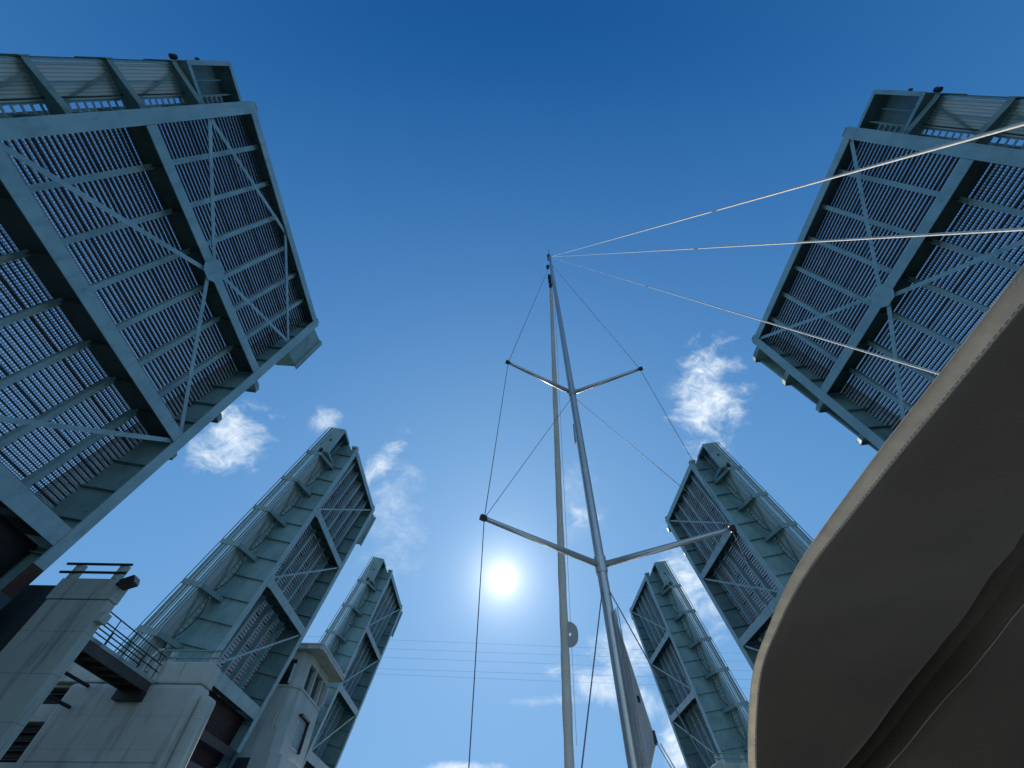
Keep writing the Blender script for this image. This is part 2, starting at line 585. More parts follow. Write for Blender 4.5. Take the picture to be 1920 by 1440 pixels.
    if brace == 'diamond':
        L = [((3.0, N1), (.2, C)), ((.2, C), (3.0, F1)), ((3.0, F1), (b1-.2, C)), ((b1-.2, C), (3.0, N1)),
             ((b1+.2, C), (b2-.2, N1)), ((b1+.2, C), (b2-.2, F1)), ((b2+.2, N1), (b3-.2, C)), ((b2+.2, F1), (b3-.2, C))]
        G = [(b1, C), (b3, C)]
    elif brace == 'vee':
        L = [((.2, N1), (b1-.2, C)), ((.2, F1), (b1-.2, C)), ((b1+.2, C), (b2-.2, N1)), ((b1+.2, C), (b2-.2, F1)),
             ((b2+.2, N1), (b3-.2, C)), ((b2+.2, F1), (b3-.2, C))]
        G = [(b1, C), (b3, C)]
    else:
        L = [((.2, F1), (b1-.2, N1)), ((b1+.2, F1), (b2-.2, N1)), ((b2+.2, F1), (b3-.2, N1))]
        G = [(b1, N1+.15), (b2, N1+.15)]
    wd = .2 if brace != 'single' else .13
    for (p, q) in L:
        br = B()
        P0 = (p[0], p[1], .10)
        Q0 = (q[0], q[1], .10)
        br.bar(P0, Q0, wd, .02)
        br.bar((P0[0], P0[1], .16), (Q0[0], Q0[1], .16), .02, .1)
        br.build('brace', st, root)
    for (u, v) in G:
        gp = B()
        r1, r2 = (.55, .50) if brace != 'single' else (.35, .3)
        poly = [(u-r1*.55, v-r2), (u+r1*.55, v-r2), (u+r1, v-r2*.5), (u+r1, v+r2*.5), (u+r1*.55, v+r2), (u-r1*.55, v+r2), (u-r1, v+r2*.5), (u-r1, v-r2*.5)]
        gp.hexa([(a, b, -.035) for a, b in poly], [(a, b, -.015) for a, b in poly])
        gp.build('gusset_plate', st, root)
    # walkway on the near side
    VO = -1.72
    SH = .28
    stations = [-.72, 2.36, 5.25, 8.12, 10.98, 13.85, 16.7]
    pl = B()
    for a, b in zip(stations[1:], stations[2:]+[21.5]):
        pl.hexa([(a, VO+.06, nwk(a)), (b-.0, VO+.06, nwk(b)), (b, -.50, nwk(b)), (a, -.50, nwk(a))],
                [(a, VO+.06, nwk(a)+.06), (b, VO+.06, nwk(b)+.06), (b, -.50, nwk(b)+.06), (a, -.50, nwk(a)+.06)])
    deck = pl.build('walkway_deck', M['plank'], root)
    en = B()                                    # edge members of the walkway
    for v, dn in ((VO, -.09), (-.47, .03)):
        en.hexa([(-.8, v-.035, nwk(-.8)+dn), (21.5, v-.035, nwk(21.5)+dn), (21.5, v+.035, nwk(21.5)+dn), (-.8, v+.035, nwk(-.8)+dn)],
                [(-.8, v-.035, nwk(-.8)+.12), (21.5, v-.035, nwk(21.5)+.12), (21.5, v+.035, nwk(21.5)+.12), (-.8, v+.035, nwk(-.8)+.12)])
    en.hexa([(-.1, -1.1, nwk(0)-.06), (21.5, -1.1, nwk(21.5)-.06), (21.5, -1.07, nwk(21.5)-.06), (-.1, -1.07, nwk(0)-.06)],
            [(-.1, -1.1, nwk(0)-.002), (21.5, -1.1, nwk(21.5)-.002), (21.5, -1.07, nwk(21.5)-.002), (-.1, -1.07, nwk(0)-.002)])
    en.build('edge_beam', st, deck)
    ck = B()                                    # open grated strip next to the girder
    u = 0.1
    prev = None
    ring = lambda x: ck.pts([(x, -.43, nwk(x)+.02), (x, -.025, nwk(x)+.02), (x, -.025, nwk(x)+.06), (x, -.43, nwk(x)+.06)])
    while u < 20:
        a_, b_ = ring(u), ring(u+.07)
        for k in range(4):
            if prev or k != 3:
                ck.f.append([a_[k], a_[(k+1) % 4], b_[(k+1) % 4], b_[k]])
        ck.f += [a_[::-1], b_]
        if prev:                       # narrow side strip joins the bars
            c_ = ck.pts([(u, -.43, nwk(u)+.02), (u, -.40, nwk(u)+.02), (u, -.40, nwk(u)+.06), (u, -.43, nwk(u)+.06)])
            ck.f += [[prev[0], a_[0], c_[1]], [prev[3], c_[2], a_[3]], [prev[0], prev[3], a_[3], a_[0]]]
        prev = b_
        u += .30
    ck.build('edge_grating', M['grate'], deck)
    for i, u in enumerate(stations[1:]):
        bk = B()
        n0 = nwk(u)
        poly = [(-.025, n0-.85), (-.35, n0-.80), (VO+.1, n0-.26), (VO-.06, n0-.22), (VO-.06, n0-.005), (-.025, n0-.005)]
        bk.hexa([(u-.012, a, b) for a, b in poly], [(u+.012, a, b) for a, b in poly])
        for (p, q) in zip(poly[:3], poly[1:4]):
            bk.hexa([(u-.13, p[0], p[1]-.022), (u+.13, p[0], p[1]-.022), (u+.13, q[0], q[1]-.022), (u-.13, q[0], q[1]-.022)],
                    [(u-.13, p[0], p[1]), (u+.13, p[0], p[1]), (u+.13, q[0], q[1]), (u-.13, q[0], q[1])])
        bk.build('walkway_bracket', M['post'], root)
        po = B()
        po.box(u-.16, u+.16, VO-.12, VO-.08, n0-.25, n0+1.18)
        po.box(u-.02, u+.02, VO-.078, VO+.06, n0-.1, n0+1.12)
        po.build('railing_post', M['post'], root)
    for a, b in zip(stations[1:], stations[2:]):    # diagonal under the walkway
        dg = B()
        dg.bar((a+.12, -1.35, nwk(a)-.10), (b-.15, -.35, nwk(b)-.18), .09, .05)
        dg.build('walkway_strut', M['post'], root)
    for h, rr, wd_, vo, mt in ((.10, .05, .03, VO-.03, 'rail'), (.28, .05, .03, VO-.03, 'rail'), (.38, .022, .022, VO+.03, 'pipe'), (.47, .022, .02, VO-.03, 'rail'), (.56, .022, .022, VO+.03, 'pipe'),  # pale strips stand in for bright sky slits between the rails
                           (.68, .08, .03, VO-.03, 'rail'), (.81, .024, .022, VO+.03, 'pipe'), (.94, .09, .03, VO-.03, 'rail'), (1.20, .02, .02, VO-.06, 'cable')):
        rl = B()
        rl.hexa([(-.8, vo-wd_, nwk(-.8)+h-rr), (20.5, vo-wd_, nwk(20.5)+h-rr), (20.5, vo+wd_, nwk(20.5)+h-rr), (-.8, vo+wd_, nwk(-.8)+h-rr)],
                [(-.8, vo-wd_, nwk(-.8)+h+rr), (20.5, vo-wd_, nwk(20.5)+h+rr), (20.5, vo+wd_, nwk(20.5)+h+rr), (-.8, vo+wd_, nwk(-.8)+h+rr)])
        rl.build('rail', M[mt], root)
    # conduit slung below the walkway
    cd = B()
    pth = []
    for a, b in zip(stations[1:], stations[2:]+[20.3]):
        for k in range(8):
            t = k/8
            u = a+(b-a)*t
            pth.append((u, -.62, nwk(u)-.12-.55*4*t*(1-t)))
    cd.tube(pth, .035, 6)
    cd.build('hanging_cable', M['cable'], root, True)
    # boxed end of the walkway at the tip, open below
    bx = B()
    a, b, o, i_ = -.72, 2.1, VO-.12, -.03
    lo, hi = nwk(0)-.42, nwk(0)+.62
    bx.box(a, b, o, o+.05, lo, hi)
    bx.box(a, b, i_-.05, i_, lo, hi)
    bx.box(a, a+.05, o+.051, i_-.051, lo, hi)
    bx.box(b-.05, b, o+.051, i_-.051, lo, hi)
    bx.box(a+.051, b-.051, o+.051, i_-.051, hi-.2, hi-.15)
    bx.build('tip_box', M['post'], root)
    fr = B()
    fr.box(a-.02, b+.02, o-.03, o+.16, lo-.035, lo-.002)
    fr.box(a-.02, a+.16, o+.161, i_-.161, lo-.035, lo-.002)
    fr.box(b-.16, b+.02, o+.161, i_-.161, lo-.035, lo-.002)
    fr.build('tip_box_frame', st, root)
    # navigation lamps on the walkway edge
    for u, r_, l_ in ((2.0, .11, .30), (.75, .06, .25)):
        nl = B()
        nl.tube([(u-r_, VO-l_+.06, nwk(u)+.05), (u+r_*1.4, VO-l_+.06, nwk(u)+.05)], [r_, r_*1.1], 10)
        lamp = nl.build('navigation_light', M['black'], root)
        nl = B()
        nl.tube([(u, VO-.10, nwk(u)+.05), (u, VO-l_+.07, nwk(u)+.05)], .035, 6)
        nl.build('light_arm', M['pipe'], lamp)
    # brackets and parapet edge on the far side
    VF = W+(1.5 if nstr == 6 else (1.2 if side < 0 else .85))
    for i, u in enumerate([.45, 3.3, 6.1, 8.95, 11.8, 14.7]):
        if side > 0 and i < 2:
            continue
        bk = B()
        n0 = nwk(u)
        poly = [(W+.025, n0-1.5), (VF-.35, n0-1.42), (VF, n0-1.28), (VF, n0+.0), (W+.025, n0+.0)]
        bk.hexa([(u-.012, a_, b_) for a_, b_ in poly], [(u+.012, a_, b_) for a_, b_ in poly])
        for (p, q) in zip(poly[:2], poly[1:3]):
            bk.hexa([(u-.16, p[0], p[1]-.022), (u+.16, p[0], p[1]-.022), (u+.16, q[0], q[1]-.022), (u-.16, q[0], q[1]-.022)],
                    [(u-.16, p[0], p[1]), (u+.16, p[0], p[1]), (u+.16, q[0], q[1]), (u-.16, q[0], q[1])])
        bk.box(u-.17, u+.17, VF+.002, VF+.035, n0-1.28, n0+.9)
        bk.build('deck_bracket', M['post'], root)
    pp = B()
    pp.hexa([(-.1, W+.22, nwk(0)+.05), (20.5, W+.22, nwk(20.5)+.05), (20.5, VF-.101, nwk(20.5)+.05), (-.1, VF-.101, nwk(0)+.05)],
            [(-.1, W+.22, nwk(0)+.12), (20.5, W+.22, nwk(20.5)+.12), (20.5, VF-.101, nwk(20.5)+.12), (-.1, VF-.101, nwk(0)+.12)])
    pp.build('kerb_plate', M['plank'], root)
    if side < 0:
        eb = B()
        eb.hexa([(.2, VF-.12, nwk(.2)-.95), (15, VF-.12, nwk(15)-.80), (15, VF, nwk(15)-.80), (.2, VF, nwk(.2)-.95)],
                [(.2, VF-.12, nwk(.2)+.0), (15, VF-.12, nwk(15)+.0), (15, VF, nwk(15)+.0), (.2, VF, nwk(.2)+.0)])
        eb.build('edge_beam', M['post'], root)
    for h in (.3, .75):
        pr = B()
        pr.hexa([(-.1, VF-.06, nwk(0)+h), (20.5, VF-.06, nwk(20.5)+h), (20.5, VF, nwk(20.5)+h), (-.1, VF, nwk(0)+h)],
                [(-.1, VF-.06, nwk(0)+h+.08), (20.5, VF-.06, nwk(20.5)+h+.08), (20.5, VF, nwk(20.5)+h+.08), (-.1, VF, nwk(0)+h+.08)])
        pr.build('rail', M['rail'], root)
    if side > 0:
        fb = B()
        fb.hexa([(-.25, W+.30, .47), (2.95, W+.30, .47), (2.95, W+1.75, .27), (-.25, W+1.75, .27)],
                [(-.25, W+.30, 1.45), (2.95, W+.30, 1.45), (2.95, W+1.85, 1.75), (-.25, W+1.85, 1.75)])
        fb.box(-.3, 3.0, W+1.62, W+1.95, .20, .262)
        fb.build('tip_box', M['post'], root)
    # tip casting on the end corners
    tc = B()
    for v0 in (0, W):
        tc.box(-.42, -.205, v0-.2, v0+.2, .05, .55)
    tc.build('tip_lock', M['post'], root)
    # tail: counterweight between the girders
    cw = B()
    cw.box(FBU[3]+.36, UE+2.5, .10, W-.10, .75, nwk(18)+.2)
    cw.build('counterweight', M['black'] if nstr == 6 else M['redlead'], root)
    tb = B()
    tb.box(FBU[3]+2.0, FBU[3]+2.4, .285, W-.285, .05, .10)
    tb.build('tail_beam', M['dark'], root)
    return root


make_leaf(1, (-13.554, 1.823, 25.727), 80.686, 12.74, 6, 'diamond', 'nearest left bascule leaf, huge grated underside with diamond bracing, cut by the left picture edge')
make_leaf(-1, (17.821, 1.998, 25.305), 80.869, 12.74, 6, 'vee', 'nearest right bascule leaf, grated underside crossed by white stays, partly hidden by the canopy')
make_leaf(1, (-13.277, 27.645, 25.719), 78.672, 8.627, 5, 'single', 'middle left bascule leaf, rising between the broad concrete pier and the control house')
make_leaf(-1, (17.324, 28.374, 25.637), 77.783, 8.627, 5, 'single', 'middle right bascule leaf crossed by the lower spreader tip, its foot behind the canopy')
make_leaf(1, (-13.544, 49.988, 26.168), 77.991, 9.179, 5, 'single', 'farthest left bascule leaf, smallest on the left, behind the control house roof')
make_leaf(-1, (17.878, 48.974, 25.843), 81.011, 9.179, 5, 'single', 'farthest right bascule leaf, smallest on the right, just right of the furled mainsail')


# ------------------------------------------------------------------ piers
def box_obj(name, dims, mat, parent=None, bev=0.03):
    m = MB()
    m.box(*dims)
    return m.build(name, mat, parent, bevel=bev)


# near left pier: the tall shaft beside the nearest leaf
p1 = empty('bridge_pier', (-15.2, 16.5, WATER_Z))
tag(p1, 'stained concrete pier shaft at the lower left, topped by a short two bar railing', 'bridge pier', 'concrete bridge piers')


def loc(o, x0, x1, y0, y1, z0, z1):
    l = o.location
    return (x0-l.x, x1-l.x, y0-l.y, y1-l.y, z0-l.z, z1-l.z)


box_obj('shaft', loc(p1, -16.25, -14.05, 15.5, 15.95, WATER_Z-.5, 7.0), M['conc2'], p1, .04)
box_obj('pier_cap', loc(p1, -16.3, -14.03, 15.46, 15.97, 7.005, 7.75), M['conc2'], p1, .03)
box_obj('corbel', loc(p1, -14.049, -13.85, 15.52, 15.9, 6.3, 6.62), M['conc2'], p1, .02)
box_obj('back_wall', loc(p1, -27, -16.26, 15.7, 15.94, WATER_Z-.5, 7.6), M['dark'], p1, .04)  # dark colour stands in for the deep shade of the pit
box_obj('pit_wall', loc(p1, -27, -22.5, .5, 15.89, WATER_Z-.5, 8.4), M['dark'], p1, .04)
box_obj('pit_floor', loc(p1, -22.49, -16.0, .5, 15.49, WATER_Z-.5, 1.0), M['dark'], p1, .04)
rb = MB()
for z in (7.95, 8.27):
    rb.bar((-16.55-p1.location.x, 15.42-p1.location.y, z-WATER_Z), (-14.1-p1.location.x, 15.42-p1.location.y, z-WATER_Z), .07, .07)
rb.build('rail', M['black'], p1)
for x in (-16.1, -14.45):
    rp = MB()
    rp.box(*loc(p1, x-.09, x+.09, 15.45, 15.75, 7.752, 8.33))
    rp.build('rail_post', M['conc2'], p1)
fl = empty('floodlight', (-13.9, 15.55, 7.5))
tag(fl, 'small black floodlight on the corner of the railed pier cap at the lower left', 'floodlight')
fb_ = MB()
fb_.hexa([(-.02, -.30, -.12), (.42, -.30, .06), (.42, .1, .06), (-.02, .1, -.12)], [(-.12, -.30, .12), (.30, -.30, .32), (.30, .1, .32), (-.12, .1, .12)])
fb_.build('lamp_housing', M['black'], fl, bevel=.02)
fb_ = MB()
fb_.tube([(-.25, -.1, .05), (0, -.1, .05)], .06, 8)
fb_.build('bracket', M['black'], fl)
fb_ = MB()
fb_.hexa([(.425, -.27, .085), (.43, -.27, .075), (.43, .07, .075), (.425, .07, .085)], [(.325, -.27, .30), (.33, -.27, .295), (.33, .07, .295), (.325, .07, .30)])
fb_.build('lens', M['glass'], fl)

# middle left pier
p2 = empty('bridge_pier', (-18, 26, WATER_Z))
tag(p2, 'broad grey concrete pier wall before the middle left leaf, dark slots at its left', 'bridge pier', 'concrete bridge piers')
box_obj('wall', loc(p2, -21.4, -14.9, 25.0, 26.2, WATER_Z-.5, 7.30), M['conc'], p2, .22)
box_obj('wall', loc(p2, -14.895, -14.35, 25.25, 26.2, WATER_Z-.5, 6.9), M['conc'], p2, .2)
box_obj('pier_cap', loc(p2, -18.0, -14.95, 25.06, 26.15, 7.305, 8.28), M['conc'], p2, .08)
box_obj('pier_cap', loc(p2, -24.5, -19.25, 25.05, 26.2, 7.305, 8.32), M['conc'], p2, .05)
box_obj('wall', loc(p2, -27, -21.41, 25.45, 26.3, WATER_Z-.5, 4.35), M['conc'], p2, .03)
box_obj('wall', loc(p2, -27, -21.41, 25.45, 26.3, 5.80, 6.5), M['conc'], p2, .03)
box_obj('wall', loc(p2, -27, -21.41, 25.45, 26.3, 7.18, 7.30), M['conc'], p2, .01)
for z0, z1 in ((4.36, 5.79), (6.51, 7.17)):
    lv = MB()
    lv.box(*loc(p2, -27, -21.415, 26.1, 26.25, z0, z1))
    k = z0+.1
    while k < z1-.1:
        l_ = p2.location
        lv.hexa([(-27-l_.x, 25.7-l_.y, k-l_.z), (-21.42-l_.x, 25.7-l_.y, k-l_.z), (-21.42-l_.x, 26.0-l_.y, k+.12-l_.z), (-27-l_.x, 26.0-l_.y, k+.12-l_.z)],
                [(-27-l_.x, 25.7-l_.y, k+.03-l_.z), (-21.42-l_.x, 25.7-l_.y, k+.03-l_.z), (-21.42-l_.x, 26.0-l_.y, k+.15-l_.z), (-27-l_.x, 26.0-l_.y, k+.15-l_.z)])
        k += .33
    lv.build('louvre', M['dark'], p2)
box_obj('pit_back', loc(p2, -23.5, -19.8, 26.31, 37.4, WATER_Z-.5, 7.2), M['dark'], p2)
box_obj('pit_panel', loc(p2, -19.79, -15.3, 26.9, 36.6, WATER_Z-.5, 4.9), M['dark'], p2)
pg = MB()
pg.bar((2.85, 4.5, 0), (2.85, 4.5, 7.7), .08, .08, (0, 1, 0))
pg.build('pipe', M['rail'], p2)
l_ = p2.location
rb = MB()
for z in (8.58, 8.92):
    rb.bar((-18.05-l_.x, 25.5-l_.y, z-l_.z), (-15.0-l_.x, 25.5-l_.y, z-l_.z), .07, .07)
rb.build('rail', M['rail'], p2)
for x in (-17.6, -15.35):
    rp = MB()
    rp.box(*loc(p2, x-.09, x+.09, 25.53, 25.85, 8.285, 8.98))
    rp.build('rail_post', M['conc'], p2)
cp = MB()
cp.tube([(-17.75-l_.x, 24.9-l_.y, 8.75-l_.z), (-17.95-l_.x, 24.9-l_.y, 8.72-l_.z), (-18.2-l_.x, 24.9-l_.y, 8.3-l_.z), (-18.2-l_.x, 24.9-l_.y, 7.4-l_.z)], .06, 8)
cp.build('conduit', M['pipe'], p2, True)
ln = MB()
ln.box(*loc(p2, -21.0, -15.2, 24.975, 24.999, 4.3, 4.33))
ln.build('pour_joint', M['conc2'], p2)

# catwalk between the two piers
cw = empty('catwalk', (-18, 20.5, 7.0))
tag(cw, 'brown steel catwalk with thin dark handrails spanning between the two left piers', 'catwalk')
m = MB()
m.box(-.62, .60, -3.0, 4.52, .26, .40)
m.build('deck', M['conc2'], cw)
m = MB()
m.box(-.60, -.52, -3.0, 4.5, -.12, .258)
m.box(.50, .58, -3.0, 4.5, -.12, .258)
m.box(-.515, .495, -3.0, 4.5, .05, .12)
for k in range(8):
    m.box(-.515, .495, -2.8+k, -2.72+k, -.1, .048)
m.build('girder', M['brown'], cw)
for sx in (-.56, .54):
    for z in (.75, 1.05, 1.42):
        m = MB()
        m.tube([(sx, -3.0, z), (sx, 4.5, z)], .028, 6)
        m.build('handrail', M['black'], cw)
    for k in range(6):
        m = MB()
        m.tube([(sx, -2.6+1.38*k, .40), (sx, -2.6+1.38*k, 1.42)], .026, 6)
        m.build('rail_post', M['black'], cw)
m = MB()
m.box(-.66, .62, 4.1, 4.499, -.5, -.125)  # black block stands in for the shadow under the catwalk end
m.build('shadow_block', M['black'], cw)
for (x, z, ya, yb) in ((-20.4, 7.1, 17.7, 24.95), (-20.6, 6.25, 17.7, 24.95)):
    m = MB()
    m.tube([(x, ya, z), (x, yb, z)], .07, 8)
    o = m.build('pipe', M['black'])
    tag(o, 'dark pipe running from the shaft to the pier wall, %s of two under the catwalk' % ('upper' if z > 7 else 'lower'), 'pipe', 'dark pipes between the left piers')

# control house
ch = empty('control_house', (-18, 42, WATER_Z))
tag(ch, 'grey bridge control house with flat overhanging roof between the middle and far left leaves', 'control house')
hx0, hx1, hy0, hy1 = -20.8, -15.5, 38.6, 45.2


def chamfer(x0, x1, y0, y1, c):
    return [(x0, y0), (x1-c, y0), (x1, y0+c), (x1, y1-c), (x1-c, y1), (x0, y1)]


def slab(mb, poly, z0, z1, o):
    l = o.location
    mb.hexa([(x-l.x, y-l.y, z0-l.z) for x, y in poly], [(x-l.x, y-l.y, z1-l.z) for x, y in poly])


m = MB()
slab(m, chamfer(hx0, hx1, hy0, hy1, .55), WATER_Z-.5, 11.1, ch)
m.build('wall', M['house'], ch)
m = MB()
slab(m, chamfer(hx0-.06, hx1+.06, hy0-.06, hy1+.06, .55), 11.103, 11.26, ch)
m.build('sill', M['house'], ch)
m = MB()
slab(m, chamfer(hx0, hx1, hy0, hy1, .55), 13.0, 13.597, ch)
m.build('lintel', M['house'], ch)
m = MB()
slab(m, chamfer(hx0+.35, hx1-.35, hy0+.35, hy1-.35, .5), 11.27, 12.99, ch)
m.build('window', M['glass'], ch)
for (x0, x1, y0, y1) in ((hx0, hx0+.6, hy0, hy0+.34), (-17.95, -17.75, hy0+.05, hy0+.34), (hx1-.85, hx1-.55, hy0, hy0+.34), (hx1-.34, hx1, hy0+.55, hy0+.95),
                         (hx1-.34, hx1, 41.2, 41.5), (hx1-.34, hx1, 43.3, 43.6), (hx1-.34, hx1, hy1-.9, hy1-.55)):
    m = MB()
    m.box(*loc(ch, x0, x1, y0, y1, 11.262, 12.998))
    m.build('pillar', M['house'], ch)
fm = MB()
fm.hexa([(hx1-.56+18, hy0-42, 11.262-WATER_Z), (hx1+18, hy0+.54-42, 11.262-WATER_Z), (hx1-.25+18, hy0+.54-42, 11.262-WATER_Z), (hx1-.56+18, hy0+.3-42, 11.262-WATER_Z)],
        [(hx1-.56+18, hy0-42, 12.998-WATER_Z), (hx1+18, hy0+.54-42, 12.998-WATER_Z), (hx1-.25+18, hy0+.54-42, 12.998-WATER_Z), (hx1-.56+18, hy0+.3-42, 12.998-WATER_Z)])
fm.build('pillar', M['house'], ch)
m = MB()
for k in range(14):                                     # blinds behind the glass
    m.box(*loc(ch, hx1-.349, hx1-.335, 39.8+.4*k, 39.83+.4*k, 11.3, 12.97))
m.build('blind', M['rail'], ch)
m = MB()
m.box(*loc(ch, hx1-.88, hx1-.80, hy0-.35, hy0-.01, 11.3, 12.6))
m.build('casement', M['pipe'], ch)
m = MB()
m.box(*loc(ch, hx1+.02, hx1+.35, 44.3, 44.38, 11.3, 12.9))
m.build('casement', M['pipe'], ch)
m = MB()
slab(m, chamfer(hx0-.8, hx1+1.05, hy0-.55, hy1+.75, .25), 13.6, 13.9, ch)
m.build('roof', M['conc'], ch)
m = MB()
slab(m, chamfer(hx0-.85, hx1+1.10, hy0-.6, hy1+.8, .25), 13.905, 13.99, ch)
m.build('roof_edge', M['pipe'], ch)
wf = MB()
wf.box(*loc(ch, hx1+.002, hx1+.05, 40.6, 42.5, 7.95, 9.75))
wf = wf.build('window', M['pipe'], ch)
wp = MB()
wp.box(*loc(ch, hx1+.052, hx1+.07, 40.75, 41.5, 8.05, 9.65))
wp.box(*loc(ch, hx1+.052, hx1+.07, 41.58, 42.35, 8.05, 9.65))
wp.build('pane', M['rail'], wf)
hd = MB()
hd.box(*loc(ch, hx1+.002, hx1+.30, 40.5, 42.7, 9.76, 9.9))
hd.box(*loc(ch, hx1+.002, hx1+.25, 42.52, 42.7, 7.9, 9.755))
hd.build('window_hood', M['black'], ch)
bx = MB()
for k in range(2):
    bx.tube([(-16.4+18+.25*k, hy0-.1-42, 8.6-WATER_Z), (-16.4+18+.25*k, hy0-.1-42, 9.6-WATER_Z)], .05, 6)
bx.build('conduit', M['pipe'], ch)
m = MB()
slab(m, chamfer(hx0, hx1+.35, hy0-.35, hy1+.3, .6), WATER_Z-.5, 7.2, ch)
m.build('base', M['house'], ch)
m = MB()
m.box(*loc(ch, -18.4, -17.0, hy0-.38, hy0-.352, 3.0, 6.9))  # flat dark panel stands in for the shaded recess
m.build('doorway', M['dark'], ch)

# right hand piers, mostly behind the canopy
for (x0, x1, y0, y1, zt, lab) in ((14.9+3.6, 27, 15.6, 17.6, 7.7, 'concrete pier of the nearest bridge behind the canopy at the right'),
                                  (18.6, 27, 25.2, 26.4, 8.3, 'concrete pier of the middle bridge behind the canopy at the right'),
                                  (18.6, 26, 46.0, 47.3, 8.25, 'small pale railed pier top at the foot of the farthest right leaf')):
    p = empty('bridge_pier', ((x0+x1)/2, (y0+y1)/2, WATER_Z))
    tag(p, lab, 'bridge pier', 'concrete bridge piers')
    box_obj('wall', loc(p, x0+.15, x1, y0, y1, WATER_Z-.5, zt-.9), M['conc'], p, .1)
    box_obj('pier_cap', loc(p, x0, x1, y0-.1, y1, zt-.895, zt), M['conc'], p, .06)
    rb = MB()
    for dz in (.3, .62):
        rb.bar((x0-p.location.x, y0+.2-p.location.y, zt+dz-WATER_Z), (x0+3-p.location.x, y0+.2-p.location.y, zt+dz-WATER_Z), .07, .07)
    rb.build('rail', M['rail'], p)
    for x in (x0+.3, x0+2.6):
        rp = MB()
        rp.box(*loc(p, x-.08, x+.08, y0+.25, y0+.5, zt+.002, zt+.68))
        rp.build('rail_post', M['conc'], p)

# ------------------------------------------------------------------ power lines
for i, (za, zb) in enumerate(((36.75, 35.9), (35.1, 34.35), (33.5, 32.7), (31.5, 30.95), (30.6, 29.75))):
    k = (zb-za)/37.0
    m = MB()
    m.tube(sag((-170, 95, za-k*147), (170, 95, za+k*193), 1.0, 40), .014, 5)
    o = m.build('power_line', M['wire'])
    tag(o, ('highest of the five faint power lines far behind the bridges', 'second highest of the five faint power lines far behind the bridges',
            'middle one of the five faint power lines far behind the bridges', 'second lowest of the five faint power lines far behind the bridges',
            'lowest of the five faint power lines far behind the bridges')[i], 'power line', 'power lines crossing the sky')

# ------------------------------------------------------------------ sailing boat
boat = empty('sailing_boat', (1.38, 5.5, WATER_Z))
tag(boat, 'sailing boat under the bridges, tall grey mast with two spreader pairs and furled sails', 'sailboat')
bl = boat.location
O = lambda p: (p[0]-bl.x, p[1]-bl.y, p[2]-bl.z)
OB = lambda: MB(lambda x, y, z: (x-bl.x, y-bl.y, z-bl.z))


def mast_pt(z):                               # raked mast axis
    t = (z-0.94)/(12.83-0.94)
    return (1.386+(1.297-1.386)*t, 5.50+(4.60-5.50)*t, z)


m = OB()
zs = [-1.3, 0.94, 3, 5, 7, 9, 11, 12.3, 12.83]
m.tube([mast_pt(z) for z in zs], [.092, .092, .091, .089, .086, .080, .070, .061, .055], 16, 0.72)
mast = m.build('mast', M['spar'], boat, True)
m = OB()
a = Vector(mast_pt(12.83))
m.tube([a, a+Vector((.01, -.02, .55))], .008, 5)
m.tube([a+Vector((-.01, .06, -.05)), a+Vector((-.02, .10, .16))], .02, 6)
m.tube([a+Vector((-.03, .02, .0)), a+Vector((-.03, .02, .1))], .045, 8)
m.box(a.x-.05, a.x+.03, a.y-.05, a.y+.14, a.z-.03, a.z+.03)
m.build('masthead_fitting', M['black'], mast)
for z, sz in ((12.2, .035), (11.55, .05), (11.3, .05), (11.05, .045)):
    m = OB()
    p = Vector(mast_pt(z))
    m.box(p.x-.13, p.x-.05, p.y+.02, p.y+.12, p.z-sz*1.6, p.z+sz*1.6)
    m.build('halyard_block', M['black'], mast)
m = OB()
p = Vector(mast_pt(5.6))
m.tube([p+Vector((-.03, .10, .1)), p+Vector((-.03, .14, -.35))], [.03, .045], 8)
m.build('steaming_light', M['spar'], mast)
UR, LR = Vector(mast_pt(6.44)), Vector(mast_pt(2.97))
ULT, URT = Vector((.045, 4.49, 6.6)), Vector((2.638, 4.564, 6.6))
LLT, LRT = Vector((-.223, 4.456, 3.07)), Vector((2.93, 4.55, 3.05))
for r0, t0 in ((UR, ULT), (UR, URT), (LR, LLT), (LR, LRT)):
    m = OB()
    m.tube([r0, r0.lerp(t0, .5), t0], [.045, .038, .028], 10, 1.0)
    sp = m.build('spreader', M['spar'], mast, True)
    m = OB()
    m.tube([t0+(t0-r0).normalized()*-.02, t0+(t0-r0).normalized()*.05], .042, 8)
    m.build('spreader_tip', M['black'], sp)
m = OB()
m.tube([mast_pt(2.86), mast_pt(3.08)], .106, 16, .76)
m.build('spreader_bracket', M['spar'], mast)
m = OB()
m.tube([mast_pt(6.35), mast_pt(6.53)], .098, 16, .76)
m.build('spreader_bracket', M['spar'], mast)
TOP = Vector(mast_pt(12.3))
PCH, SCH = Vector((-.22, 4.6, -1.2)), Vector((2.95, 4.7, -1.2))
for nm, pts_, r_ in (('shroud', [TOP, ULT, LLT, PCH], .0055), ('shroud', [TOP, URT, LRT, SCH], .0055),
                     ('shroud', [UR+Vector((0, 0, -.1)), LLT], .0045), ('shroud', [UR+Vector((0, 0, -.1)), LRT], .0045),
                     ('shroud', [LR+Vector((0, 0, -.2)), Vector((.15, 4.7, -1.2))], .0075), ('shroud', [LR+Vector((0, 0, -.2)), Vector((2.6, 4.75, -1.2))], .0075)):
    m = OB()
    for p, q in zip(pts_, pts_[1:]):
        m.tube([p, q], r_, 6)
    m.build(nm, M['wire'], boat, True)
